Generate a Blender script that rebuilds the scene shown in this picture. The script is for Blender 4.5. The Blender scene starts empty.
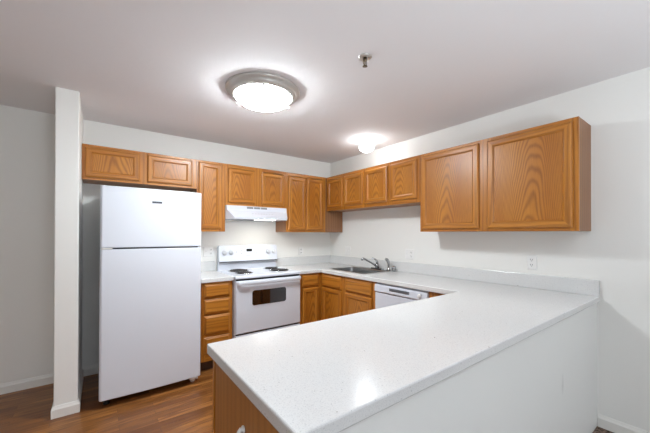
import bpy, bmesh, math, random
from mathutils import Vector, Matrix

random.seed(11)
scene = bpy.context.scene
COL = scene.collection

# ------------------------------------------------------------------ camera
cam_data = bpy.data.cameras.new('camera')
cam = bpy.data.objects.new('camera', cam_data)
COL.objects.link(cam)
CAM = Vector((-2.82776, -3.67195, 1.34780))
FW = Vector((0.598323, 0.801245, 0.004053))
RT = Vector((0.801244, -0.598334, 0.002201))
UP = RT.cross(FW)
m = Matrix.Identity(4)
for i in range(3):
    m[i][0], m[i][1], m[i][2], m[i][3] = RT[i], UP[i], -FW[i], CAM[i]
cam.matrix_world = m
cam_data.sensor_fit = 'HORIZONTAL'
cam_data.sensor_width = 36.0
cam_data.lens = 304.016 * 36.0 / 650.0
cam_data.shift_x = (325.0 - 325.84) / 650.0
cam_data.shift_y = (232.74 - 216.5) / 650.0
cam_data.clip_start = 0.02
scene.camera = cam

# ------------------------------------------------------------------ world, light, exposure
world = bpy.data.worlds.new('daylight')
scene.world = world
world.use_nodes = True
bg = world.node_tree.nodes['Background']
bg.inputs[0].default_value = (0.86, 0.93, 1.0, 1)
bg.inputs[1].default_value = 2.0
LAMP_STRENGTH = 76.0
GLOBE_STRENGTH = 18.0
HOOD_STRENGTH = 42.0
# added upward fill light behind the camera, no fixture, to brighten the ceiling
ud = bpy.data.lights.new('added_ceiling_fill', 'AREA'); ud.shape = 'DISK'; ud.size = 0.7
ud.energy = 76.0; ud.color = (0.84, 0.92, 1.0)
uo = bpy.data.objects.new('added_ceiling_fill', ud); COL.objects.link(uo)
uo.location = (-2.3, -5.1, 0.95); uo.rotation_euler = (math.pi, 0, 0)
scene.view_settings.view_transform = 'Standard'
scene.view_settings.look = 'None'
scene.view_settings.exposure = 0.27
scene.view_settings.gamma = 1.0
scene.view_settings.use_curve_mapping = False
scene.cycles.max_bounces = 10
scene.cycles.diffuse_bounces = 6
scene.cycles.use_denoising = True
scene.cycles.sample_clamp_indirect = 8.0

# ------------------------------------------------------------------ materials
def lin(c):
    c /= 255.0
    return c / 12.92 if c <= 0.04045 else ((c + 0.055) / 1.055) ** 2.4
def rgb(r, g, b):
    return (lin(r), lin(g), lin(b), 1.0)

class NT:
    def __init__(self, name):
        self.m = bpy.data.materials.new(name)
        self.m.use_nodes = True
        self.t = self.m.node_tree
        self.b = self.t.nodes['Principled BSDF']
    def n(self, kind, **kw):
        nd = self.t.nodes.new(kind)
        for k, v in kw.items():
            if k.startswith('i_'):
                key = k[2:]
                nd.inputs[int(key) if key.isdigit() else key.replace('_', ' ')].default_value = v
            else:
                setattr(nd, k, v)
        return nd
    def l(self, a, b):
        self.t.links.new(a, b)
    def math(self, op, a, b=None, c=None):
        nd = self.n('ShaderNodeMath', operation=op)
        for i, x in enumerate((a, b, c)):
            if x is None: continue
            if isinstance(x, (int, float)): nd.inputs[i].default_value = x
            else: self.l(x, nd.inputs[i])
        return nd.outputs[0]
    def mix(self, fac, a, b):
        nd = self.n('ShaderNodeMix', data_type='RGBA')
        if isinstance(fac, (int, float)): nd.inputs[0].default_value = fac
        else: self.l(fac, nd.inputs[0])
        for i, x in ((6, a), (7, b)):
            if isinstance(x, tuple): nd.inputs[i].default_value = x
            else: self.l(x, nd.inputs[i])
        return nd.outputs[2]
    def bump(self, height, strength=0.2, dist=0.002):
        nd = self.n('ShaderNodeBump')
        nd.inputs['Strength'].default_value = strength
        nd.inputs['Distance'].default_value = dist
        self.l(height, nd.inputs['Height'])
        self.l(nd.outputs[0], self.b.inputs['Normal'])

def simple(name, col, rough=0.5, metal=0.0, bump=None, coat=0.0):
    x = NT(name)
    x.b.inputs['Base Color'].default_value = col
    x.b.inputs['Roughness'].default_value = rough
    x.b.inputs['Metallic'].default_value = metal
    x.b.inputs['Coat Weight'].default_value = coat
    tc = x.n('ShaderNodeTexCoord')
    sc, st, ds = bump if bump else (220.0, 0.02, 0.0004)
    nz = x.n('ShaderNodeTexNoise')
    nz.inputs['Scale'].default_value = sc
    nz.inputs['Detail'].default_value = 2.0
    x.l(tc.outputs['Object'], nz.inputs['Vector'])
    x.bump(nz.outputs[0], st, ds)
    return x.m

def oak(name, light, mid, dark, figure, su, sv, rough=0.36, coat=0.12, arch=False):
    """Oak with grain along the U coordinate (metres)."""
    x = NT(name)
    uv = x.n('ShaderNodeUVMap'); uv.uv_map = 'grain'
    sep = x.n('ShaderNodeSeparateXYZ'); x.l(uv.outputs[0], sep.inputs[0])
    U, V = sep.outputs[0], sep.outputs[1]
    def noise(a, b, detail, rough_):
        cb = x.n('ShaderNodeCombineXYZ')
        x.l(x.math('MULTIPLY', U, a), cb.inputs[0]); x.l(x.math('MULTIPLY', V, b), cb.inputs[1])
        nz = x.n('ShaderNodeTexNoise')
        nz.inputs['Scale'].default_value = 1.0
        nz.inputs['Detail'].default_value = detail
        nz.inputs['Roughness'].default_value = rough_
        x.l(cb.outputs[0], nz.inputs['Vector'])
        return nz.outputs[0]
    f = noise(su, sv, 2.0, 0.45)
    if arch:      # plain-sawn boards: nested arches along the middle of each board
        vb = x.math('PINGPONG', V, 0.19)
        g = x.math('ADD', x.math('MULTIPLY', U, 62.0), x.math('MULTIPLY', x.math('MULTIPLY', vb, vb), 2000.0))
        ring = x.math('SINE', x.math('ADD', g, x.math('MULTIPLY', f, figure)))
    else:
        ring = x.math('SINE', x.math('ADD', x.math('MULTIPLY', f, figure), x.math('MULTIPLY', V, 170.0)))
    ring = x.math('MULTIPLY_ADD', ring, 0.5, 0.5)
    ring = x.math('POWER', ring, 2.0)
    pore = noise(9.0, 420.0, 2.0, 0.6)
    pore = x.math('MULTIPLY_ADD', pore, 3.0, -1.2)
    pcl = x.n('ShaderNodeClamp'); x.l(pore, pcl.inputs[0]); pore = pcl.outputs[0]
    tone = noise(0.8, 5.0, 2.0, 0.5)
    tc_ = x.n('ShaderNodeMapRange'); tc_.inputs[1].default_value = 0.32; tc_.inputs[2].default_value = 0.68
    x.l(tone, tc_.inputs[0])
    base = x.mix(tc_.outputs[0], mid, light)
    dk = x.math('MULTIPLY', ring, x.math('MULTIPLY_ADD', pore, 0.30, 0.42 if arch else 0.34))
    col = x.mix(dk, base, dark)
    col2 = x.mix(x.math('MULTIPLY', pore, 0.26), col, dark)
    x.l(col2, x.b.inputs['Base Color'])
    x.b.inputs['Roughness'].default_value = rough
    x.b.inputs['Coat Weight'].default_value = coat
    x.b.inputs['Coat Roughness'].default_value = 0.22
    x.bump(x.math('MULTIPLY_ADD', ring, -0.8, x.math('MULTIPLY', pore, -0.6)), 0.22, 0.0008)
    return x.m

OL, OM, OD = rgb(194, 128, 46), rgb(174, 107, 30), rgb(104, 54, 10)
M = {}
M['oak'] = oak('oak_straight', OL, OM, OD, 22.0, 0.8, 8.0)
M['oak_panel'] = oak('oak_figured', OL, OM, OD, 46.0, 1.1, 5.5, arch=True)
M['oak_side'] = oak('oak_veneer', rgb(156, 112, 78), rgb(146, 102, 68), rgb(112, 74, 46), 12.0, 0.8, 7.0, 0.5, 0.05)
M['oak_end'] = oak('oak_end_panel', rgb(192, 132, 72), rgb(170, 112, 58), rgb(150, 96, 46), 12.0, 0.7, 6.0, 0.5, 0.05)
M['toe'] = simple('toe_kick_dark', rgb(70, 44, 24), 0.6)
M['wall'] = simple('wall_paint', rgb(236, 236, 232), 0.62, bump=(160.0, 0.12, 0.001))
M['trim'] = simple('trim_paint', rgb(232, 231, 226), 0.4)
M['white_gloss'] = simple('appliance_white', rgb(212, 217, 226), 0.22, coat=0.3)
M['fridge'] = simple('textured_white_enamel', rgb(222, 227, 236), 0.33, bump=(420.0, 0.12, 0.0008))
M['dark_gap'] = simple('dark_gasket', rgb(70, 72, 78), 0.6)
M['black'] = simple('black_plastic', rgb(22, 22, 24), 0.35)
M['vent_grey'] = simple('vent_grey', rgb(120, 122, 126), 0.5)
M['chrome'] = simple('brushed_chrome', rgb(170, 172, 174), 0.16, 1.0)
M['nickel'] = simple('brushed_nickel', rgb(206, 203, 198), 0.36, 0.85)
M['ring'] = simple('satin_light_ring', rgb(196, 193, 188), 0.32, 0.25)
M['steel'] = simple('stainless_steel', rgb(168, 168, 168), 0.28, 1.0)
M['coil'] = simple('burner_coil', rgb(48, 46, 46), 0.5, 0.3)
M['plastic'] = simple('white_plastic', rgb(236, 236, 234), 0.3)
M['knob'] = simple('knob_white', rgb(196, 199, 204), 0.35)
M['slot'] = simple('outlet_slot', rgb(45, 45, 45), 0.6)
M['brass'] = simple('aged_metal', rgb(120, 104, 84), 0.35, 0.9)
M['clock'] = simple('clock_display', rgb(16, 20, 22), 0.1)
M['badge'] = simple('badge_grey', rgb(74, 78, 86), 0.3, 0.4)
M['grey_print'] = simple('printed_grey', rgb(176, 178, 182), 0.5)

def mat_scuffed():
    x = NT('wall_paint_scuffed')
    x.b.inputs['Roughness'].default_value = 0.6
    tc = x.n('ShaderNodeTexCoord')
    nz = x.n('ShaderNodeTexNoise'); nz.inputs['Scale'].default_value = 22.0
    x.l(tc.outputs['Object'], nz.inputs['Vector'])
    sep = x.n('ShaderNodeSeparateXYZ'); x.l(tc.outputs['Object'], sep.inputs[0])
    dx = x.math('MULTIPLY', x.math('ADD', sep.outputs[0], 0.731), 45.0)
    dz = x.math('MULTIPLY', x.math('ADD', sep.outputs[2], -0.505), 15.0)
    d = x.math('ADD', x.math('MULTIPLY', dx, dx), x.math('MULTIPLY', dz, dz))
    m_ = x.math('MULTIPLY', x.math('SUBTRACT', 1.0, d), x.math('MULTIPLY', nz.outputs[0], 0.5))
    cl = x.n('ShaderNodeClamp'); x.l(m_, cl.inputs[0])
    x.l(x.mix(cl.outputs[0], rgb(228, 229, 226), rgb(150, 150, 146)), x.b.inputs['Base Color'])
    n2 = x.n('ShaderNodeTexNoise'); n2.inputs['Scale'].default_value = 160.0
    x.l(tc.outputs['Object'], n2.inputs['Vector']); x.bump(n2.outputs[0], 0.12, 0.001)
    return x.m
M['wall_scuffed'] = mat_scuffed()

def mat_ceiling():
    x = NT('ceiling_texture')
    x.b.inputs['Base Color'].default_value = rgb(236, 234, 235)
    x.b.inputs['Roughness'].default_value = 0.8
    tc = x.n('ShaderNodeTexCoord')
    nz = x.n('ShaderNodeTexNoise'); nz.inputs['Scale'].default_value = 9.0; nz.inputs['Detail'].default_value = 5.0
    x.l(tc.outputs['Object'], nz.inputs['Vector'])
    mr = x.n('ShaderNodeMapRange'); mr.inputs[1].default_value = 0.5; mr.inputs[2].default_value = 0.62
    x.l(nz.outputs[0], mr.inputs[0])
    x.bump(mr.outputs[0], 0.09, 0.004)
    return x.m
M['ceiling'] = mat_ceiling()

def mat_counter():
    x = NT('speckled_white_laminate')
    tc = x.n('ShaderNodeTexCoord')
    base = rgb(219, 220, 219)
    def speck(scale, lo, hi, seed):
        mp = x.n('ShaderNodeMapping'); mp.inputs['Location'].default_value = (seed, seed * 2, 0)
        x.l(tc.outputs['Object'], mp.inputs[0])
        nz = x.n('ShaderNodeTexNoise'); nz.inputs['Scale'].default_value = scale
        nz.inputs['Detail'].default_value = 1.0
        x.l(mp.outputs[0], nz.inputs['Vector'])
        r = x.n('ShaderNodeMapRange'); r.inputs[1].default_value = lo; r.inputs[2].default_value = hi
        x.l(nz.outputs[0], r.inputs[0]); return r.outputs[0]
    c = x.mix(speck(260.0, 0.50, 0.80, 3.0), base, rgb(198, 199, 200))
    c = x.mix(speck(150.0, 0.70, 0.76, 9.0), c, rgb(172, 173, 175))
    c = x.mix(speck(70.0, 0.80, 0.815, 17.0), c, rgb(120, 110, 96))
    x.l(c, x.b.inputs['Base Color'])
    x.b.inputs['Roughness'].default_value = 0.17
    nz = x.n('ShaderNodeTexNoise'); nz.inputs['Scale'].default_value = 300.0
    x.l(tc.outputs['Object'], nz.inputs['Vector'])
    x.bump(nz.outputs[0], 0.05, 0.0006)
    return x.m
M['counter'] = mat_counter()

def mat_floor():
    x = NT('oak_laminate_planks')
    tc = x.n('ShaderNodeTexCoord')
    br = x.n('ShaderNodeTexBrick')
    br.inputs['Color1'].default_value = (0, 0, 0, 1); br.inputs['Color2'].default_value = (1, 1, 1, 1)
    br.inputs['Mortar'].default_value = (0.35, 0.35, 0.35, 1)
    br.inputs['Scale'].default_value = 1.0
    br.inputs['Brick Width'].default_value = 0.62
    br.inputs['Row Height'].default_value = 0.064
    br.inputs['Mortar Size'].default_value = 0.0007
    br.inputs['Bias'].default_value = 0.0
    br.offset = 0.37; br.offset_frequency = 2; br.squash = 1.0
    x.l(tc.outputs['Object'], br.inputs['Vector'])
    sep = x.n('ShaderNodeSeparateXYZ'); x.l(tc.outputs['Object'], sep.inputs[0])
    tone = x.n('ShaderNodeSeparateColor'); x.l(br.outputs['Color'], tone.inputs[0])
    def noise(a, b, d):
        cb = x.n('ShaderNodeCombineXYZ')
        x.l(x.math('MULTIPLY', sep.outputs[0], a), cb.inputs[0]); x.l(x.math('MULTIPLY', sep.outputs[1], b), cb.inputs[1])
        x.l(x.math('MULTIPLY', tone.outputs[0], 9.0), cb.inputs[2])
        nz = x.n('ShaderNodeTexNoise'); nz.inputs['Scale'].default_value = 1.0
        nz.inputs['Detail'].default_value = d; x.l(cb.outputs[0], nz.inputs['Vector']); return nz.outputs[0]
    g = x.math('MULTIPLY_ADD', x.math('SINE', x.math('MULTIPLY', noise(1.6, 16.0, 2.0), 30.0)), 0.5, 0.5)
    fine = noise(6.0, 190.0, 2.0)
    c = x.mix(tone.outputs[0], rgb(124, 74, 31), rgb(184, 124, 62))
    c = x.mix(x.math('MULTIPLY', g, 0.68), c, rgb(100, 58, 22))
    c = x.mix(x.math('MULTIPLY', fine, 0.6), c, rgb(108, 64, 32))
    c = x.mix(br.outputs['Fac'], c, rgb(66, 38, 20))
    x.l(c, x.b.inputs['Base Color'])
    x.b.inputs['Roughness'].default_value = 0.33
    x.bump(x.math('MULTIPLY', br.outputs['Fac'], -1.0), 0.3, 0.001)
    return x.m
M['floor'] = mat_floor()

def mat_carpet():
    x = NT('brown_flecked_carpet')
    tc = x.n('ShaderNodeTexCoord')
    nz = x.n('ShaderNodeTexNoise'); nz.inputs['Scale'].default_value = 60.0; nz.inputs['Detail'].default_value = 4.0
    x.l(tc.outputs['Object'], nz.inputs['Vector'])
    r = x.n('ShaderNodeMapRange'); r.inputs[1].default_value = 0.4; r.inputs[2].default_value = 0.62
    x.l(nz.outputs[0], r.inputs[0])
    x.l(x.mix(r.outputs[0], rgb(58, 44, 38), rgb(140, 116, 100)), x.b.inputs['Base Color'])
    x.b.inputs['Roughness'].default_value = 0.95
    x.bump(nz.outputs[0], 0.8, 0.01)
    return x.m
M['carpet'] = mat_carpet()

def mat_emit(name, col, strength):
    x = NT(name)
    x.b.inputs['Base Color'].default_value = (0.9, 0.9, 0.88, 1)
    x.b.inputs['Roughness'].default_value = 0.3
    x.b.inputs['Emission Color'].default_value = col
    x.b.inputs['Emission Strength'].default_value = strength
    return x.m
M['lamp_glass'] = mat_emit('lit_opal_glass', (0.90, 0.96, 1.0, 1), LAMP_STRENGTH)
M['globe_glass'] = mat_emit('lit_globe_glass', (0.92, 0.97, 1.0, 1), GLOBE_STRENGTH)
M['hood_lens'] = mat_emit('lit_hood_lens', (1.0, 0.96, 0.88, 1), HOOD_STRENGTH)

def mat_oven_glass():
    x = NT('oven_window_glass')
    x.b.inputs['Base Color'].default_value = rgb(16, 15, 15)
    x.b.inputs['Roughness'].default_value = 0.04
    x.b.inputs['Specular IOR Level'].default_value = 0.9
    x.b.inputs['Coat Weight'].default_value = 1.0
    x.b.inputs['Coat Roughness'].default_value = 0.03
    return x.m
M['oven_glass'] = mat_oven_glass()

# ------------------------------------------------------------------ mesh helpers
ORG = {}

def quad_uv(f, lay, grain, off):
    n = f.normal
    g = {'x': 0, 'y': 1, 'z': 2}[grain]
    ax = max(range(3), key=lambda i: abs(n[i]))
    rest = [i for i in range(3) if i != ax]
    if g in rest:
        u = g; v = [i for i in rest if i != g][0]
    else:
        u, v = rest
    for lp in f.loops:
        co = lp.vert.co
        lp[lay].uv = (co[u] + off[0], co[v] + off[1])

class MB:
    def __init__(self):
        self.bm = bmesh.new(); self.off = None
        self.uv = self.bm.loops.layers.uv.new('grain')
    def _fin(self, faces, grain, mi=0, smooth=False):
        off = self.off or (random.uniform(0, 40), random.uniform(0, 40))
        for f in faces:
            f.normal_update()
            f.material_index = mi
            f.smooth = smooth
            quad_uv(f, self.uv, grain, off)
    def box(self, x0, x1, y0, y1, z0, z1, grain='z', mi=0):
        x0, x1 = sorted((x0, x1)); y0, y1 = sorted((y0, y1)); z0, z1 = sorted((z0, z1))
        v = [self.bm.verts.new(p) for p in ((x0,y0,z0),(x1,y0,z0),(x1,y1,z0),(x0,y1,z0),(x0,y0,z1),(x1,y0,z1),(x1,y1,z1),(x0,y1,z1))]
        fs = [self.bm.faces.new([v[i] for i in q]) for q in ((3,2,1,0),(4,5,6,7),(0,1,5,4),(1,2,6,5),(2,3,7,6),(3,0,4,7))]
        self._fin(fs, grain, mi); return self
    def loops(self, rings, caps=(True, True), grain='z', mi=0, smooth=False):
        rs = [[self.bm.verts.new(p) for p in r] for r in rings]
        fs = []
        n = len(rs[0])
        for a, b in zip(rs, rs[1:]):
            for i in range(n):
                j = (i + 1) % n
                fs.append(self.bm.faces.new((a[i], a[j], b[j], b[i])))
        caps_f = []
        if caps[0]: caps_f.append(self.bm.faces.new(rs[0][::-1]))
        if caps[1]: caps_f.append(self.bm.faces.new(rs[-1]))
        self._fin(fs, grain, mi, smooth); self._fin(caps_f, grain, mi, False)
        return self
    def prism(self, pts, axis, a0, a1, grain='z', mi=0):
        def put(p, a):
            return {'x': (a, p[0], p[1]), 'y': (p[0], a, p[1]), 'z': (p[0], p[1], a)}[axis]
        return self.loops([[put(p, a0) for p in pts], [put(p, a1) for p in pts]], grain=grain, mi=mi)
    def lathe(self, prof, c, n=28, axis=(0, 0, 1), mi=0, smooth=True):
        ax = Vector(axis).normalized()
        t = Vector((1, 0, 0)) if abs(ax.x) < 0.9 else Vector((0, 1, 0))
        e1 = ax.cross(t).normalized(); e2 = ax.cross(e1)
        c = Vector(c)
        rings = []
        for r, h in prof:
            r = max(r, 0.0004)
            rings.append([c + ax * h + (e1 * math.cos(2*math.pi*k/n) + e2 * math.sin(2*math.pi*k/n)) * r for k in range(n)])
        return self.loops(rings, mi=mi, smooth=smooth)
    def tube(self, pts, rad, n=12, mi=0):
        pts = [Vector(p) for p in pts]
        if isinstance(rad, (int, float)): rad = [rad] * len(pts)
        rings = []
        prev = None
        for i, p in enumerate(pts):
            d = (pts[min(i+1, len(pts)-1)] - pts[max(i-1, 0)]).normalized()
            if prev is None:
                t = Vector((0, 0, 1)) if abs(d.z) < 0.9 else Vector((1, 0, 0))
                e1 = d.cross(t).normalized()
            else:
                e1 = (prev - d * prev.dot(d)).normalized()
            prev = e1
            e2 = d.cross(e1)
            rings.append([p + (e1*math.cos(2*math.pi*k/n) + e2*math.sin(2*math.pi*k/n)) * rad[i] for k in range(n)])
        return self.loops(rings, mi=mi, smooth=True)
    def ring_torus(self, c, R, r, N=48, n=8, mi=0):
        c = Vector(c); rows = []
        for i in range(N):
            a = 2*math.pi*i/N
            d = Vector((math.cos(a), math.sin(a), 0))
            rows.append([self.bm.verts.new(c + d*(R + r*math.cos(2*math.pi*k/n)) + Vector((0,0,r*math.sin(2*math.pi*k/n)))) for k in range(n)])
        fs = []
        for i in range(N):
            A, B = rows[i], rows[(i+1) % N]
            for k in range(n):
                l = (k+1) % n
                fs.append(self.bm.faces.new((A[k], B[k], B[l], A[l])))
        self._fin(fs, 'z', mi, True); return self
    def cells(self, xs, ys, filled, z0, z1, grain='x'):
        V = {}
        def v(i, j, k):
            key = (i, j, k)
            if key not in V: V[key] = self.bm.verts.new((xs[i], ys[j], (z0, z1)[k]))
            return V[key]
        fs = []
        F = lambda i, j: 0 <= i < len(xs)-1 and 0 <= j < len(ys)-1 and filled(i, j)
        for i in range(len(xs)-1):
            for j in range(len(ys)-1):
                if not F(i, j): continue
                fs.append(self.bm.faces.new((v(i,j,1), v(i+1,j,1), v(i+1,j+1,1), v(i,j+1,1))))
                fs.append(self.bm.faces.new((v(i,j+1,0), v(i+1,j+1,0), v(i+1,j,0), v(i,j,0))))
                if not F(i-1, j): fs.append(self.bm.faces.new((v(i,j+1,0), v(i,j,0), v(i,j,1), v(i,j+1,1))))
                if not F(i+1, j): fs.append(self.bm.faces.new((v(i+1,j,0), v(i+1,j+1,0), v(i+1,j+1,1), v(i+1,j,1))))
                if not F(i, j-1): fs.append(self.bm.faces.new((v(i,j,0), v(i+1,j,0), v(i+1,j,1), v(i,j,1))))
                if not F(i, j+1): fs.append(self.bm.faces.new((v(i+1,j+1,0), v(i,j+1,0), v(i,j+1,1), v(i+1,j+1,1))))
        self._fin(fs, grain); return self
    def build(self, name, mats, parent=None, org=None, bevel=None, seg=2):
        bm = self.bm
        bmesh.ops.recalc_face_normals(bm, faces=bm.faces[:])
        o0 = Vector(org) if org is not None else (ORG[parent.name] if parent is not None else Vector((0, 0, 0)))
        bmesh.ops.translate(bm, verts=bm.verts[:], vec=-o0)
        me = bpy.data.meshes.new(name)
        bm.to_mesh(me); bm.free()
        if not isinstance(mats, (list, tuple)): mats = [mats]
        for mm in mats: me.materials.append(mm)
        o = bpy.data.objects.new(name, me)
        COL.objects.link(o)
        ORG[o.name] = o0
        if parent is not None: o.parent = parent
        else: o.location = o0
        if bevel:
            b = o.modifiers.new('soft_edges', 'BEVEL')
            b.width = bevel; b.segments = seg; b.limit_method = 'ANGLE'; b.angle_limit = math.radians(40)
            b.harden_normals = False
        return o

def tag(o, label, cat, group=None):
    o['label'] = label; o['category'] = cat
    if group: o['group'] = group
    return o

def thing(name, loc, label, cat, group=None):
    o = bpy.data.objects.new(name, None)
    o.empty_display_size = 0.1
    COL.objects.link(o); o.location = loc
    ORG[o.name] = Vector(loc)
    return tag(o, label, cat, group)

def struct(o):
    o['kind'] = 'structure'; return o

# ------------------------------------------------------------------ dimensions
H = 2.425          # ceiling
RX0, RY0 = -5.3, -7.4   # far limits of the flat behind and left of the camera

# ------------------------------------------------------------------ the room
struct(MB().box(RX0, 0, -3.06, 0.0, -0.05, 0.0).build('floor', M['floor']))
struct(MB().box(RX0, 0, RY0, -3.06, -0.05, 0.0).build('floor_carpet', M['carpet']))
struct(MB().box(RX0-.1, 0.1, RY0-.1, 0.1, H, H+0.1).build('ceiling', M['ceiling']))
struct(MB().box(RX0-.1, 0.1, 0.0, 0.1, -0.05, H).build('wall_back', M['wall']))
struct(MB().box(0.0, 0.1, RY0-.1, 0.0, -0.05, H).build('wall_right', M['wall']))
struct(MB().box(RX0-.1, RX0, RY0-.1, 0.0, -0.05, H).build('wall_left', M['wall']))
# rear wall with a wide glazed opening letting the daylight in
WX0, WX1, WZ0, WZ1 = -3.3, -1.2, 0.25, 2.15
b = MB()
b.box(RX0, WX0, RY0-.1, RY0, -0.05, H); b.box(WX1, 0.0, RY0-.1, RY0, -0.05, H)
b.box(WX0, WX1, RY0-.1, RY0, -0.05, WZ0); b.box(WX0, WX1, RY0-.1, RY0, WZ1, H)
struct(b.build('wall_rear', M['wall']))
b = MB()
for x in (WX0, (WX0+WX1)/2-.025, WX1-.05): b.box(x, x+.05, RY0-.08, RY0-.02, WZ0, WZ1)
for z in (WZ0, WZ1-.05):
    b.box(WX0+.05, (WX0+WX1)/2-.025, RY0-.08, RY0-.02, z, z+.05); b.box((WX0+WX1)/2+.025, WX1-.05, RY0-.08, RY0-.02, z, z+.05)
win = struct(b.build('window_1', M['trim']))
# light portal: guides sampling of the sky through that opening, gives no light of its own
pd = bpy.data.lights.new('window_portal', 'AREA'); pd.shape = 'RECTANGLE'
pd.size = WX1-WX0; pd.size_y = WZ1-WZ0; pd.cycles.is_portal = True
po = bpy.data.objects.new('window_portal', pd); COL.objects.link(po)
po.location = ((WX0+WX1)/2, RY0-.11, (WZ0+WZ1)/2); po.rotation_euler = (math.radians(90), 0, 0)
# the short wall beside the refrigerator and the low wall under the peninsula
struct(MB().box(-3.088, -2.950, -0.705, 0.0, 0.0, H).build('wall_stub', M['wall'], bevel=0.006))
PEN_IN, PEN_OUT, PEN_X = -2.428, -3.112, -2.4845
struct(MB().box(-2.462, 0.0, -3.097, -2.99, 0.0, 0.872).build('wall_peninsula', M['wall_scuffed']))

def baseboard(name, pts, out, h=0.085, t=0.013):
    """skirting along a plan polyline; out = outward normals per segment"""
    b = MB()
    rings = []
    prof = [(0.0, 0.0), (t, 0.0), (t, h*0.72), (t*0.6, h*0.86), (t*0.35, h), (0.0, h)]
    for i, p in enumerate(pts):
        if i == 0: d = Vector(out[0])
        elif i == len(pts)-1: d = Vector(out[-1])
        else: d = Vector(out[i-1]) + Vector(out[i])
        rings.append([(p[0]+d[0]*o, p[1]+d[1]*o, z) for o, z in prof])
    b.loops(rings)
    return struct(b.build(name, M['trim']))
baseboard('baseboard_back', [(RX0, 0), (-3.088, 0)], [(0, -1)])
baseboard('baseboard_stub', [(-3.088, -0.015), (-3.088, -0.705), (-2.950, -0.705), (-2.950, -0.015)], [(-1, 0), (0, -1), (1, 0)])
baseboard('baseboard_niche', [(-2.950, 0), (-2.04, 0)], [(0, -1)])
baseboard('baseboard_right', [(0, -3.099), (0, RY0)], [(-1, 0)])
baseboard('baseboard_left', [(RX0, RY0), (RX0, 0)], [(1, 0)])

# ------------------------------------------------------------------ cabinet makers
def mapper(side, face):
    if side == 'back':  return lambda u, z, d: (u, face - d, z)
    if side == 'right': return lambda u, z, d: (face - d, u, z)
    if side == 'north': return lambda u, z, d: (u, face + d, z)

def hax(side): return 'y' if side == 'right' else 'x'

def bx(mb, mp, u0, u1, z0, z1, d0, d1, grain):
    a = mp(u0, z0, d0); c = mp(u1, z1, d1)
    mb.box(a[0], c[0], a[1], c[1], a[2], c[2], grain)

def profile_rings(mb, mp, side, u0, u1, z0, z1, prof, fill):
    """mitred frame: each side gets grain along its own length"""
    h = hax(side)
    def corner(ins, d):
        return [mp(u0+ins, z0+ins, d), mp(u1-ins, z0+ins, d), mp(u1-ins, z1-ins, d), mp(u0+ins, z1-ins, d)]
    rings = [[mb.bm.verts.new(p) for p in corner(i, d)] for i, d in prof]
    by = {0: [], 1: [], 2: [], 3: []}
    for a, b_ in zip(rings, rings[1:]):
        for k in range(4):
            l = (k+1) % 4
            by[k].append(mb.bm.faces.new((a[k], a[l], b_[l], b_[k])))
    for k in range(4):
        mb._fin(by[k], h if k % 2 == 0 else 'z')
    ex = [mb.bm.faces.new(rings[0][::-1])]
    ex.append(mb.bm.faces.new(rings[-1]))
    mb._fin(ex, h if fill == 'h' else 'z')

def door(parent, side, face, u0, u1, z0, z1, name='door'):
    mp = mapper(side, face)
    fw = 0.05
    mb = MB()
    profile_rings(mb, mp, side, u0, u1, z0, z1,
                  [(0, 0.001), (0, 0.012), (0.004, 0.017), (0.011, 0.020), (fw-.008, 0.020), (fw-.002, 0.016), (fw+.004, 0.009), (fw+.006, 0.008)], 'z')
    d = mb.build(name, M['oak'], parent)
    mb = MB()
    mb.off = (random.uniform(0, 40), -(u0+u1)/2 + random.uniform(-.06, .06))
    bx(mb, mp, u0+fw+.0045, u1-fw-.0045, z0+fw+.0045, z1-fw-.0045, 0.005, 0.0092, 'z')
    ORG[d.name] = ORG[parent.name]
    mb.build('panel', M['oak_panel'], d)
    return d

def drawer(parent, side, face, u0, u1, z0, z1, name='drawer'):
    mp = mapper(side, face)
    mb = MB()
    profile_rings(mb, mp, side, u0, u1, z0, z1, [(0, 0.001), (0, 0.009), (0.004, 0.013), (0.013, 0.0165), (0.017, 0.020)], 'h')
    return mb.build(name, M['oak'], parent)

def face_frame(parent, side, back, front, u0, u1, z0, z1, stiles, rails):
    """stiles: list of (ua, ub), rails: list of (za, zb); rails run between the outer stiles"""
    sg = 1 if side == 'north' else -1
    mb = MB()
    def put(ua, ub, za, zb, g):
        if side == 'right': mb.box(front, back, ua, ub, za, zb, g)
        else: mb.box(ua, ub, front, back, za, zb, g)
    for s in stiles: put(s[0], s[1], z0, z1, 'z')
    st = sorted((min(s), max(s)) for s in stiles)
    for za, zb in rails:
        for a, c in zip(st, st[1:]):
            if c[0] - a[1] > 0.002: put(a[1], c[0], za, zb, hax(side))
    return mb.build('face_frame', M['oak'], parent)

GW = 'oak cabinets hung on the walls'
UD = 0.29   # wall cabinet depth to the face of the frame
ZB, ZT, ZS = 1.372, 2.130, 1.664

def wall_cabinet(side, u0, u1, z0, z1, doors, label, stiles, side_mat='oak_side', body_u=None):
    if side == 'back': loc = ((u0+u1)/2, -UD/2, z0)
    else: loc = (-UD/2, (u0+u1)/2, z0)
    t = thing('hanging_cabinet', loc, label, 'cabinet', GW)
    a, c = body_u if body_u else (u0, u1)
    mb = MB()
    if side == 'back': mb.box(a+.0005, c-.0005, -UD+.02, -.001, z0, z1, 'z')
    else: mb.box(-UD+.02, -.001, a+.0005, c-.0005, z0, z1, 'z')
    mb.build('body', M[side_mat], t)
    face_frame(t, side, -UD+.02, -UD, u0, u1, z0, z1, stiles, [(z0, z0+.038), (z1-.038, z1)])
    for d in doors: door(t, side, -UD, d[0], d[1], d[2], d[3])
    return t

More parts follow.
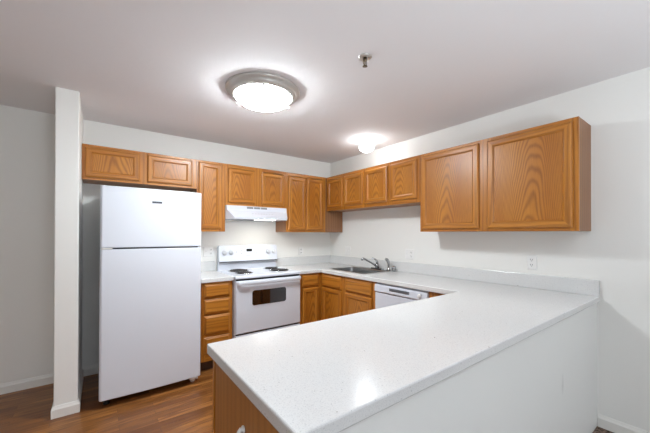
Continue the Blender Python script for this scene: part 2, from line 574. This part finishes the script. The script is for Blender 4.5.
# along the back wall, left to right
wall_cabinet('back', -2.949, -2.004, 1.822, ZT, [(-2.927, -2.517, 1.845, 2.105), (-2.455, -2.052, 1.845, 2.105)],
    'low wide oak cabinet with two doors directly above the white refrigerator',
    [(-2.949, -2.90), (-2.535, -2.435), (-2.07, -2.004)])
wall_cabinet('back', -2.002, -1.703, ZB, ZT, [(-1.985, -1.748, 1.40, 2.108)],
    'tall narrow single-door oak cabinet between the refrigerator cabinet and the range hood',
    [(-2.002, -1.965), (-1.77, -1.703)])
wall_cabinet('back', -1.701, -0.929, 1.668, ZT, [(-1.673, -1.352, 1.70, 2.085), (-1.272, -0.968, 1.70, 2.085)],
    'two-door oak cabinet mounted directly above the white range hood',
    [(-1.701, -1.65), (-1.37, -1.25), (-0.99, -0.929)])
CORNER = wall_cabinet('back', -0.927, 0.0, ZB, ZT, [(-0.901, -0.640, 1.40, 2.085), (-0.634, -0.352, 1.40, 2.085)],
    'tall two-door oak corner cabinet on the back wall right of the range hood',
    [(-0.927, -0.88), (-0.655, -0.617), (-0.372, -0.312)], body_u=(-0.927, -0.001))
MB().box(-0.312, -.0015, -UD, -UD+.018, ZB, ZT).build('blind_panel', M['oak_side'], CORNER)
# along the right wall, far to near
wall_cabinet('right', -1.040, -UD-.001, ZS, ZT, [(-0.640, -0.318, 1.705, 2.083), (-1.020, -0.676, 1.705, 2.090)],
    'short two-door oak cabinet on the right wall next to the room corner',
    [(-1.040, -1.0), (-0.695, -0.62), (-0.335, -UD-.001)])
wall_cabinet('right', -1.828, -1.0415, ZS, ZT, [(-1.406, -1.063, 1.705, 2.097), (-1.793, -1.456, 1.705, 2.099)],
    'short two-door oak cabinet on the right wall touching the largest cabinet',
    [(-1.828, -1.775), (-1.475, -1.388), (-1.082, -1.0415)])
wall_cabinet('right', -3.064, -1.8295, ZB, ZT, [(-2.408, -1.851, 1.396, 2.105), (-3.032, -2.478, 1.396, 2.103)],
    'largest two-door oak cabinet hanging on the right wall above the peninsula',
    [(-3.064, -3.01), (-2.50, -2.388), (-1.872, -1.8295)])

# ------------------------------------------------------------------ base cabinets
GB = 'oak base cabinets under the counter'
BD = 0.618   # depth to the face of the frame
CT = 0.874   # top of the base cabinets
def kick_box(mb, x0, x1, y0, y1, z0, z1): mb.box(x0, x1, y0, y1, z0, z1, 'z')

# drawer bank left of the range
t = thing('base_cabinet', (-1.88, -0.31, 0), 'narrow oak base cabinet with a stack of four drawers between refrigerator and range', 'cabinet', GB)
MB().box(-2.036, -1.735, -BD+.02, -.001, 0.11, CT).build('body', M['oak'], t)
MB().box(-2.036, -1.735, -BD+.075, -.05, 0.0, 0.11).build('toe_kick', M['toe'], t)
face_frame(t, 'back', -BD+.02, -BD, 0, 0, 0.11, CT, [(-2.036, -1.998), (-1.776, -1.735)], [(.11, .18), (.345, .37), (.552, .566), (.712, .724), (.845, CT)])
for z0, z1 in ((.728, .857), (.569, .708), (.372, .549), (.188, .343)):
    drawer(t, 'back', -BD, -2.012, -1.764, z0, z1)

# corner base cabinet right of the range
t = thing('base_cabinet', (-0.46, -0.31, 0), 'oak corner base cabinet with one drawer over one door right of the range', 'cabinet', GB)
MB().box(-0.925, -.001, -BD+.02, -.001, 0.11, CT).build('body', M['oak'], t)
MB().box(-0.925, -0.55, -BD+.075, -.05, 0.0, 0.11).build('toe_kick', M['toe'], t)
face_frame(t, 'back', -BD+.02, -BD, 0, 0, 0.11, CT, [(-0.925, -0.885), (-0.68, -BD+.0005)], [(.11, .16), (.695, .73), (.845, CT)])
drawer(t, 'back', -BD, -0.90, -0.665, .718, .858)
door(t, 'back', -BD, -0.90, -0.665, .14, .700)

# sink base
t = thing('base_cabinet', (-0.31, -1.08, 0), 'oak sink base cabinet with two false drawers over two doors beside the dishwasher', 'cabinet', GB)
mb = MB()
mb.box(-BD+.02, -.001, -1.538, -1.505, 0.11, CT); mb.box(-BD+.02, -.001, -0.64, -0.6195, 0.11, CT)
mb.box(-BD+.02, -.001, -1.505, -0.64, 0.11, 0.13); mb.box(-.012, -.001, -1.505, -0.64, 0.13, CT)
mb.box(-BD+.02, -BD+.028, -1.505, -0.64, 0.13, CT)
mb.build('body', M['oak'], t)
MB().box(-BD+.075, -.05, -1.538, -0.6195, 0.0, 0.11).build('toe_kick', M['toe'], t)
face_frame(t, 'right', -BD+.02, -BD, 0, 0, 0.11, CT, [(-1.538, -1.48), (-1.11, -1.0), (-0.66, -0.6195)], [(.11, .16), (.695, .73), (.838, CT)])
for a, c in ((-1.020, -0.645), (-1.498, -1.090)):
    drawer(t, 'right', -BD, a, c, .715, .853, 'false_drawer')
    door(t, 'right', -BD, a, c, .14, .700)

# filler panel between dishwasher and peninsula
tag(MB().box(-BD, -BD+.02, -2.444, -2.155, 0.11, CT, 'z').build('filler_panel', M['oak'], org=(-BD+.01, -2.295, 0.11)),
    'narrow oak filler panel right of the dishwasher at the inner corner of the counter', 'panel')

# peninsula cabinets
t = thing('base_cabinet', (-1.23, -2.72, 0), 'long oak peninsula base cabinet under the big white countertop, finished end panel towards the left', 'cabinet', GB)
MB().box(-2.456, -.001, -2.988, -2.466, 0.11, CT, 'z').build('body', M['oak'], t)
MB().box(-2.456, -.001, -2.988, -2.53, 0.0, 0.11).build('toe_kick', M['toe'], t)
pw = [(-2.462, -2.42), (-1.86, -1.78), (-1.22, -1.14), (-0.66, -0.58)]
face_frame(t, 'north', -2.466, -2.446, 0, 0, 0.11, CT, [(-2.466, -2.42), (-1.86, -1.78), (-1.22, -1.14), (-0.66, -0.001)], [(.11, .16), (.695, .73), (.838, CT)])
for a, c in ((-2.44, -1.84), (-1.80, -1.20), (-1.16, -0.64)):
    drawer(t, 'north', -2.446, a, c, .715, .853)
    mid = (a + c) / 2
    door(t, 'north', -2.446, a, mid-.002, .14, .700); door(t, 'north', -2.446, mid+.002, c, .14, .700)
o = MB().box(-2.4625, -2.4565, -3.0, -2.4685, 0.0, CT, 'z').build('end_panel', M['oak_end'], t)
o['label'] = 'smooth darker brown veneer end panel'
o = tag(MB().lathe([(0.011, 0), (0.011, .004), (0.006, .006), (0.006, .012)], (-2.4635, -2.76, .74), 16, axis=(-1, 0, 0)).tube(
      [(-2.472, -2.76, 0.745), (-2.478, -2.76, 0.736), (-2.484, -2.76, .72), (-2.486, -2.76, 0.706), (-2.480, -2.76, 0.700)], [.006, .0075, .007, .006, .005], 10).build('wall_hook', M['plastic'], org=(-2.4635, -2.76, .74)),
    'small white hook fixed to the wooden end of the peninsula', 'hook')

# ------------------------------------------------------------------ counters
C0, C1 = 0.8745, 0.914
GC = 'white speckled countertops'
t = thing('countertop', (-1.88, -0.32, C0), 'small white speckled countertop piece over the drawer stack left of the range', 'countertop', GC)
MB().box(-2.045, -1.731, -0.648, -.001, C0, C1).build('slab', M['counter'], t, bevel=.005)
MB().box(-2.045, -1.731, -0.020, -.001, C1, C1+.112).build('backsplash', M['counter'], t, bevel=.003)

SX0, SX1, SY0, SY1 = -0.535, -0.045, -1.29, -0.63     # sink outline
t = thing('countertop', (-1.0, -2.0, C0), 'large U-shaped white speckled countertop with the sink and the wide peninsula', 'countertop', GC)
xs = [PEN_X, -0.955, -0.645, SX0+.02, SX1-.02, -.001]
ys = [PEN_OUT, PEN_IN, SY0+.02, SY1-.02, -0.645, -.001]
ys = sorted(ys); xs = sorted(xs)
def fill(i, j):
    xc = (xs[i]+xs[i+1])/2; yc = (ys[j]+ys[j+1])/2
    if SX0+.02 < xc < SX1-.02 and SY0+.02 < yc < SY1-.02: return False
    if yc < PEN_IN: return True
    if xc > -0.645: return True
    return yc > -0.645 and xc > -0.955
MB().cells(xs, ys, fill, C0, C1).build('slab', M['counter'], t, bevel=.005)
mb = MB()
mb.box(-0.955, -.0205, -.020, -.001, C1, C1+.112)
mb.box(-.020, -.001, PEN_OUT, -.001, C1, C1+.112)
mb.build('backsplash', M['counter'], t, bevel=.003)

# ------------------------------------------------------------------ sink, faucet, sprayer
t = thing('kitchen_sink', ((SX0+SX1)/2, (SY0+SY1)/2, C1), 'stainless steel single-bowl sink set into the counter by the corner', 'sink')
def rr(x0, x1, y0, y1, r, z, n=5):
    out = []
    for cx_, cy_, a0 in ((x1-r, y1-r, 0), (x0+r, y1-r, 90), (x0+r, y0+r, 180), (x1-r, y0+r, 270)):
        for k in range(n):
            a = math.radians(a0 + 90*k/(n-1)); out.append((cx_+r*math.cos(a), cy_+r*math.sin(a), z))
    return out
BX0, BX1, BY0, BY1 = SX0+.03, SX1-.095, SY0+.03, SY1-.03
mb = MB()
mb.loops([rr(SX0+.008, SX1-.008, SY0+.008, SY1-.008, .03, C1-.0005), rr(SX0, SX1, SY0, SY1, .035, C1+.0008), rr(SX0+.004, SX1-.004, SY0+.004, SY1-.004, .033, C1+.005), rr(SX0+.012, SX1-.012, SY0+.012, SY1-.012, .03, C1+.0055),
          rr(BX0-.006, BX1+.006, BY0-.006, BY1+.006, .055, C1+.003), rr(BX0, BX1, BY0, BY1, .05, C1-.006),
          rr(BX0+.012, BX1-.012, BY0+.012, BY1-.012, .05, C1-.15), rr(BX0+.04, BX1-.04, BY0+.04, BY1-.04, .04, C1-.175)], caps=(False, True), smooth=False)
mb.build('basin', M['steel'], t)
MB().lathe([(.05, 0), (.045, .003), (.03, .001), (.0, .001)], ((BX0+BX1)/2, (BY0+BY1)/2, C1-.1748), 24).build('drain', M['chrome'], t)

zd = C1+.0055
fx, fy = -.096, -1.065
t = thing('faucet', (fx, fy, zd), 'chrome single-lever faucet with a long raised spout at the back of the sink', 'faucet')
mb = MB()
mb.loops([rr(fx-.028, fx+.028, fy-.10, fy+.10, .027, zd), rr(fx-.028, fx+.028, fy-.10, fy+.10, .027, zd+.010), rr(fx-.022, fx+.022, fy-.09, fy+.09, .021, zd+.016)])
mb.lathe([(.027, .012), (.026, .05), (.023, .062), (.012, .07)], (fx, fy, zd), 20)
mb.build('base', M['chrome'], t)
MB().tube([(fx-.01, fy+.004, zd+.04), (fx-.05, fy+.02, zd+.066), (fx-.10, fy+.045, zd+.098), (fx-.150, fy+.066, zd+.128), (fx-.170, fy+.074, zd+.134), (fx-.180, fy+.077, zd+.127), (fx-.182, fy+.0775, zd+.110)], [.013, .012, .011, .011, .0115, .012, .011], 12).build('spout', M['chrome'], t)
MB().tube([(fx, fy, zd+.062), (fx+.004, fy+.004, zd+.092), (fx-.012, fy+.016, zd+.118), (fx-.05, fy+.04, zd+.134)], [.018, .014, .010, .007], 12).build('handle', M['chrome'], t)
sx, sy = -.092, -1.245
t = thing('sink_sprayer', (sx, sy, zd), 'chrome side sprayer standing upright right of the faucet on the sink rim', 'sprayer')
MB().lathe([(.026, 0), (.025, .006), (.017, .012), (.015, .035), (.012, .04)], (sx, sy, zd), 20).build('base', M['chrome'], t)
MB().tube([(sx, sy, zd+.036), (sx, sy, zd+.075), (sx-.004, sy+.003, zd+.105), (sx-.016, sy+.010, zd+.128), (sx-.034, sy+.022, zd+.138)], [.011, .0135, .018, .019, .013], 14).build('spray_head', M['chrome'], t)
tag(MB().lathe([(.022, 0), (.022, .052), (.019, .062), (.008, .066)], (-.085, -1.318, C1+.0006), 18).build('air_gap', M['chrome'], org=(-.085, -1.318, C1+.0006)),
    'short chrome air gap cap right of the sprayer beside the sink', 'air gap')

# ------------------------------------------------------------------ refrigerator
FX0, FX1 = -2.824, -2.083
t = thing('refrigerator', ((FX0+FX1)/2, -.42, 0), 'white top-freezer refrigerator beside the short wall on the left', 'refrigerator')
MB().box(FX0+.004, FX1-.004, -.715, -.05, .03, 1.708).build('cabinet_shell', M['fridge'], t, bevel=.008)
def fdoor(z0, z1, name):
    mb = MB()
    n = 14
    pts = [(FX0, -.722), (FX0, -.775)]
    for k in range(n+1):
        s = k/n; x = FX0+.012 + (FX1-FX0-.024)*s
        pts.append((x, -.788 - .010*math.sin(math.pi*s)))
    pts += [(FX1, -.775), (FX1, -.722)]
    mb.prism(pts, 'z', z0, z1)
    return mb.build(name, M['fridge'], t, bevel=.006)
t.rotation_euler = (0, 0.002, 0); t.location.z = 0.0008
fz = fdoor(1.235, 1.716, 'freezer_door')
fd = fdoor(.062, 1.223, 'refrigerator_door')
MB().box(FX0+.02, FX1-.02, -.735, -.716, 1.221, 1.237).build('gasket', M['dark_gap'], t)
ORG[fz.name] = ORG[t.name]; ORG[fd.name] = ORG[t.name]
mb = MB().box(-2.478, -2.404, -.8005, -.792, 1.598, 1.615); bd = mb.build('badge', M['badge'], fz, bevel=.002)
ORG[bd.name] = ORG[t.name]
mb = MB().box(FX0+.012, FX0+.08, -.790, -.735, 1.2232, 1.2348).build('hinge', M['nickel'], t, bevel=.002)
MB().box(FX0+.02, FX1-.02, -.700, -.680, .02, .062).build('base_grille', M['black'], t)
for x in (FX0+.05, FX1-.05):
    for y in (-.70, -.10):
        MB().lathe([(.022, 0), (.022, .012), (.012, .016), (.012, .032)], (x, y, 0), 14).build('foot', M['plastic'] if x > -2.4 else M['black'], t)
MB().box(FX1-.09, FX1-.02, -.775, -.705, .042, .061).build('lower_hinge', M['plastic'], t, bevel=.003)

# ------------------------------------------------------------------ range
RX_0, RX_1 = -1.7285, -.9575
RF = -.655
t = thing('electric_range', ((RX_0+RX_1)/2, -.34, 0), 'white freestanding electric range with four coil burners under the hood', 'range')
MB().box(RX_0+.002, RX_1-.002, RF, -.03, .03, .884).build('body', M['white_gloss'], t)
MB().box(RX_0+.012, RX_1-.012, RF-.01, RF, .866, .886).build('vent_gap', M['black'], t)
mb = MB()
mb.loops([[(RX_0, -.688, .888), (RX_1, -.688, .888), (RX_1, -.06, .888), (RX_0, -.06, .888)],
          [(RX_0, -.690, .895), (RX_1, -.690, .895), (RX_1, -.06, .895), (RX_0, -.06, .895)],
          [(RX_0, -.688, .910), (RX_1, -.688, .910), (RX_1, -.06, .910), (RX_0, -.06, .910)],
          [(RX_0+.006, -.678, .918), (RX_1-.006, -.678, .918), (RX_1-.006, -.06, .918), (RX_0+.006, -.06, .918)],
          [(RX_0+.03, -.640, .914), (RX_1-.03, -.640, .914), (RX_1-.03, -.09, .914), (RX_0+.03, -.09, .914)]])
mb.build('cooktop', M['white_gloss'], t, bevel=.003)
for (bx_, by_, br_) in ((-1.540, -.440, .080), (-1.520, -.210, .104), (-1.105, -.435, .104), (-1.095, -.205, .080)):
    pan = MB().lathe([(br_+.014, 0.0), (br_+.012, .0045), (br_+.004, .004), (br_-.01, .001), (.01, .0005)], (bx_, by_, .914), 32).build('drip_pan', M['chrome'], t)
    ORG[pan.name] = ORG[t.name]
    pts = []
    turns = 4
    for k in range(turns*24+1):
        a = 2*math.pi*k/24; r = .016 + (br_-.020)*k/(turns*24)
        pts.append((bx_+r*math.cos(a), by_+r*math.sin(a), .9235))
    MB().tube(pts, .0062, 6).build('burner_coil', M['coil'], pan)
# back guard
def guard():
    mb = MB()
    pts = [(RX_0+.018, 1.018), (RX_1-.001, 1.018)]
    for cx_, a0 in ((RX_1-.001-.02, 0), (RX_0+.018+.02, 90)):
        for k in range(6):
            a = math.radians(a0 + 18*k); pts.append((cx_ + .02*math.cos(a), 1.186 + .02*math.sin(a)))
    front = [(x, -.118 + .028*(z-1.018)/.188, z) for x, z in pts]
    mid = [(x, -.060, z) for x, z in pts]
    back = [(x, -.03, z) for x, z in pts]
    mb.loops([front, mid, back])
    return mb.build('control_panel', M['white_gloss'], t, bevel=.004)
MB().box(RX_0+.03, RX_1-.012, -.112, -.07, 1.010, 1.0175).build('panel_shadow_strip', M['black'], t)  # black strip standing in for the shadow line beneath the control panel
MB().box(RX_0+.018, RX_1-.002, -.075, -.03, .885, 1.02).build('riser', M['white_gloss'], t, bevel=.003)
gp = guard(); ORG[gp.name] = ORG[t.name]
def gy(z): return -.118 + .028*(z-1.018)/.188
nrm = Vector((0, -1, .149)).normalized()
for kx in (-1.648, -1.566, -1.088, -1.010):
    MB().lathe([(.031, 0), (.030, .003), (.024, .005), (.022, .020), (.018, .023), (.0, .023)], (kx, gy(1.125), 1.125), 22, axis=nrm).box(kx-.004, kx+.004, gy(1.125)-.030, gy(1.125)-.020, 1.108, 1.148).build('knob', M['knob'], gp)
MB().box(-1.376, -1.304, gy(1.147)-.004, gy(1.147)+.01, 1.130, 1.164).build('clock_display', M['clock'], gp, bevel=.002)
for kx, kz in ((-1.50, 1.130), (-1.44, 1.148), (-1.44, 1.112), (-1.405, 1.130), (-1.27, 1.148), (-1.24, 1.148), (-1.21, 1.148), (-1.27, 1.112), (-1.24, 1.112)):
    MB().lathe([(.008, 0), (.008, .002), (.006, .003)], (kx, gy(kz), kz), 12, axis=nrm).build('button', M['grey_print'], gp)
MB().box(-1.385, -1.295, gy(1.085)-.001, gy(1.085)+.004, 1.082, 1.089).build('print_line', M['grey_print'], gp)
# oven door
DX0, DX1, DZ0, DZ1 = RX_0+.004, RX_1-.004, .330, .866
mb = MB()
mb.loops([[(DX0, RF, DZ0), (DX1, RF, DZ0), (DX1, RF, DZ1), (DX0, RF, DZ1)], [(DX0, RF-.026, DZ0), (DX1, RF-.026, DZ0), (DX1, RF-.026, DZ1), (DX0, RF-.026, DZ1)],
          [(DX0+.01, RF-.037, DZ0+.01), (DX1-.01, RF-.037, DZ0+.01), (DX1-.01, RF-.037, DZ1-.01), (DX0+.01, RF-.037, DZ1-.01)]])
od = mb.build('oven_door', M['white_gloss'], t); ORG[od.name] = ORG[t.name]
df = RF-.037
def rrxz(x0, x1, z0, z1, r, y, n=5):
    return [(p[0], y, p[1]) for p in rr(x0, x1, z0, z1, r, 0, n)]
MB().loops([rrxz(-1.566, -1.142, .592, .772, .03, df+.002), rrxz(-1.566, -1.142, .592, .772, .03, df-.0015), rrxz(-1.562, -1.146, .596, .768, .026, df-.003)], caps=(True, True)).build('window_trim', M['white_gloss'], od)
MB().loops([rrxz(-1.553, -1.155, .604, .759, .024, df), rrxz(-1.553, -1.155, .604, .759, .024, df-.0045)]).build('oven_window', M['oven_glass'], od)
hx0, hx1 = RX_0+.012, RX_1-.012
mb = MB()
prof = [(0, -.021), (-.012, -.017), (-.016, 0), (-.012, .017), (0, .021), (.008, .012), (.008, -.012)]
path = [(hx0, df+.002, .842), (hx0+.012, df-.022, .845), (hx0+.05, df-.038, .848), (hx1-.05, df-.038, .848), (hx1-.012, df-.022, .845), (hx1, df+.002, .842)]
rings = [[(x + (0 if 0 < i < 5 else 0), y+dy, z+dz) for dy, dz in prof] for i, (x, y, z) in enumerate(path)]
mb.loops(rings)
mb.build('oven_handle', M['white_gloss'], od, bevel=.004)
mb = MB()
mb.loops([[(DX0, RF, .07), (DX1, RF, .07), (DX1, RF, .314), (DX0, RF, .314)], [(DX0, RF-.022, .07), (DX1, RF-.022, .07), (DX1, RF-.022, .314), (DX0, RF-.022, .314)],
          [(DX0+.008, RF-.030, .078), (DX1-.008, RF-.030, .078), (DX1-.008, RF-.030, .306), (DX0+.008, RF-.030, .306)]])
mb.build('storage_drawer', M['white_gloss'], t)
MB().box(DX0+.01, DX1-.01, RF-.012, RF+.002, .312, .336).build('drawer_gap', M['black'], t)
MB().box(DX0+.02, DX1-.02, RF+.03, -.06, 0, .03).build('plinth', M['black'], t)

# ------------------------------------------------------------------ range hood
HZ0, HZ1 = 1.512, 1.6675
t = thing('range_hood', (-1.314, -.2, HZ0), 'white range hood with its light on under the cabinet over the range', 'range hood')
def hl(yf, ins, z, y2):
    return [(-1.699, -.002, z), (-.938, -.002, z), (-.938, y2, z), (-.938-ins, yf, z), (-1.699+ins, yf, z), (-1.699, y2, z)]
mb = MB()
mb.loops([hl(-.425, .055, HZ0, -.30), hl(-.430, .052, HZ0+.022, -.30), hl(-.330, .006, HZ1-.055, -.30), hl(-.318, .002, HZ1, -.292)])
mb.build('canopy', M['white_gloss'], t, bevel=.003)
def hy(z): return -.430 + (.430-.330)*(z-HZ0-.022)/(HZ1-.055-HZ0-.022)
for a in (-1.462, -1.375, -1.288):
    mb = MB(); z0, z1 = HZ1-.031, HZ1-.008
    def vy(z): return -.330 + .012*(z-(HZ1-.055))/.055
    mb.loops([[(a, vy(z0)-.0015, z0), (a+.078, vy(z0)-.0015, z0), (a+.078, vy(z1)-.0015, z1), (a, vy(z1)-.0015, z1)],
              [(a, vy(z0)+.004, z0), (a+.078, vy(z0)+.004, z0), (a+.078, vy(z1)+.004, z1), (a, vy(z1)+.004, z1)]])
    mb.build('vent', M['vent_grey'], t)
for i in range(8):
    a = -1.42 + i*.035; z = 1.575
    MB().box(a, a+.015, hy(z)-.0012, hy(z)+.004, z, z+.006).build('print_mark', M['grey_print'], t)
MB().box(-1.52, -1.20, -.33, -.10, HZ0-.004, HZ0+.001).build('filter', M['vent_grey'], t)
hlens = MB().box(-1.37, -1.15, -.418, -.335, HZ0-.003, HZ0-.0005).build('light_lens', M['hood_lens'], t)

# ------------------------------------------------------------------ dishwasher
DY0, DY1 = -2.150, -1.545
DF = -.628
t = thing('dishwasher', (-.32, (DY0+DY1)/2, 0), 'white built-in dishwasher between the sink cabinet and the peninsula', 'dishwasher')
MB().box(-.60, -.03, DY0+.003, DY1-.003, .02, .868).build('tub', M['white_gloss'], t)
MB().box(DF, -.60, DY0, DY1, .12, .775).build('front_panel', M['white_gloss'], t, bevel=.005)
mb = MB()
mb.prism([(-.60, .781), (DF-.004, .781), (DF-.010, .790), (DF-.006, .852), (DF+.004, .858), (-.60, .858)], 'y', DY0, DY1)
for v in mb.bm.verts: pass
cp = mb.build('control_panel', M['white_gloss'], t, bevel=.003); ORG[cp.name] = ORG[t.name]
MB().box(DF-.0105, DF-.004, -1.966, -1.735, .812, .838).build('vent_recess', M['vent_grey'], cp)
mb = MB()
for k in range(3): mb.box(DF-.0125, DF-.006, -1.960, -1.741, .8155+.0075*k, .818+.0075*k)
mb.build('vent_slats', M['dark_gap'], cp)
MB().lathe([(.017, 0), (.016, .012), (.012, .014), (0, .014)], (DF-.008, -2.075, .822), 18, axis=(-1, 0, 0)).build('dial', M['plastic'], cp)
MB().box(-.56, -.54, DY0+.003, DY1-.003, .0, .115).build('toe_panel', M['black'], t)

# ------------------------------------------------------------------ outlets and switches
GO = 'white outlet and switch plates on the walls'
def wp(side, u, d, z):
    return (u, -d, z) if side == 'back' else (-d, u, z)
def plate(side, u, z, w, h, label, cat, devices, name):
    t = thing(name, wp(side, u, .001, z), label, cat, GO)
    mb = MB()
    def rect(hw, hh, d): return [wp(side, u-hw, d, z-hh), wp(side, u+hw, d, z-hh), wp(side, u+hw, d, z+hh), wp(side, u-hw, d, z+hh)]
    mb.loops([rect(w/2, h/2, .001), rect(w/2, h/2, .004), rect(w/2-.005, h/2-.005, .007)])
    mb.build('cover_plate', M['plastic'], t)
    for off, kind in devices:
        c = u + off
        if kind == 'duplex':
            for dz in (-.021, .021):
                mb = MB()
                pts = [(c+.0165*math.cos(a)*1.0, z+dz+.0145*math.sin(a)) for a in [2*math.pi*k/16 for k in range(16)]]
                mb.loops([[wp(side, p[0], .006, p[1]) for p in pts], [wp(side, p[0], .0095, p[1]) for p in pts]])
                r = mb.build('receptacle', M['plastic'], t); ORG[r.name] = ORG[t.name]
                for sdx, sw, sh, sz in ((-.007, .003, .010, .003), (.007, .003, .012, .003), (0, .005, .005, -.008)):
                    mb = MB()
                    a = wp(side, c+sdx-sw/2, .0085, z+dz+sz-sh/2); b_ = wp(side, c+sdx+sw/2, .0103, z+dz+sz+sh/2)
                    mb.box(a[0], b_[0], a[1], b_[1], a[2], b_[2])
                    mb.build('slot', M['slot'], r)
        elif kind == 'toggle':
            mb = MB()
            a = wp(side, c-.006, .006, z-.012); b_ = wp(side, c+.006, .009, z+.012)
            mb.box(a[0], b_[0], a[1], b_[1], a[2], b_[2])
            mb.tube([wp(side, c, .006, z), wp(side, c, .020, z+.008)], [.0048, .0038], 8)
            mb.build('toggle', M['plastic'], t)
    return t
plate('right', -2.692, 1.120, .070, .116, 'white duplex outlet on the right wall above the peninsula', 'outlet', [(0, 'duplex')], 'wall_outlet')
plate('right', -1.480, 1.120, .116, .116, 'double white plate with a switch and an outlet on the wall right of the sink', 'outlet', [(.026, 'toggle'), (-.026, 'duplex')], 'wall_outlet')
plate('right', -.411, 1.110, .116, .116, 'white double switch plate on the right wall beside the room corner', 'switch', [(.026, 'toggle'), (-.026, 'toggle')], 'light_switch')
plate('back', -.53, 1.105, .070, .116, 'white outlet plate on the back wall under the tall corner cabinet', 'outlet', [(0, 'duplex')], 'wall_outlet')
plate('back', -1.80, 1.138, .116, .116, 'white plate on the back wall between refrigerator and range', 'outlet', [(-.026, 'toggle'), (.026, 'duplex')], 'wall_outlet')

# ------------------------------------------------------------------ ceiling lights and sprinkler
LX, LY = -1.838, -1.556
t = thing('ceiling_light', (LX, LY, H), 'large round lit ceiling light with a nickel ring and opal glass bowl', 'ceiling light')
mb = MB()
mb.lathe([(.272, 0), (.274, -.010), (.268, -.018), (.250, -.021), (.246, -.034), (.240, -.043), (.222, -.047), (.216, -.052), (.210, -.046), (.20, -.03), (.20, 0)], (LX, LY, H), 64)
mb.build('ring', M['ring'], t)
mb = MB()
gl = []
for k in range(10):
    a = math.pi/2*k/9; gl.append((.207*math.cos(a), -.046 - .074*math.sin(a)))
mb.lathe(gl, (LX, LY, H), 64)
mb.build('glass_bowl', M['lamp_glass'], t)
for a in (math.radians(5), math.radians(125), math.radians(245)):
    c = (LX+.224*math.cos(a), LY+.224*math.sin(a), H-.046)
    MB().lathe([(.004, 0), (.004, -.008), (.010, -.010), (.0105, -.020), (.005, -.027), (0, -.027)], c, 14).build('finial', M['ring'], t)
GX, GY = -.375, -1.165
t = thing('ceiling_light', (GX, GY, H), 'small lit globe light on the ceiling near the right wall above the sink', 'ceiling light')
MB().lathe([(.062, 0), (.062, -.012), (.055, -.020), (.05, -.024)], (GX, GY, H), 32).build('lamp_base', M['plastic'], t)
gl = [(.046, -.020)]
for k in range(13):
    a = math.radians(-58 + 148*k/12); gl.append((0.086*math.cos(a), -.078 - .064*math.sin(a)))
MB().lathe(gl, (GX, GY, H), 40).build('glass_globe', M['globe_glass'], t)

PX, PY = -1.534, -2.334
t = thing('fire_sprinkler', (PX, PY, H), 'small pendent fire sprinkler head on the ceiling right of the large light', 'sprinkler')
MB().lathe([(.042, 0), (.042, -.003), (.034, -.009), (.020, -.011), (.016, -.004)], (PX, PY, H), 28).build('escutcheon', M['nickel'], t)
MB().lathe([(.011, -.004), (.011, -.022), (.008, -.026), (.004, -.034), (.004, -.045), (0, -.045)], (PX, PY, H), 16).build('nozzle', M['brass'], t)
mb = MB()
for s in (-1, 1): mb.tube([(PX+s*.010, PY, H-.020), (PX+s*.015, PY, H-.032), (PX+s*.011, PY, H-.046), (PX, PY, H-.054)], .0026, 8)
mb.build('yoke', M['brass'], t)
MB().lathe([(.004, -.050), (.004, -.054), (.015, -.056), (.015, -.058), (0, -.058)], (PX, PY, H), 18).build('deflector', M['brass'], t)
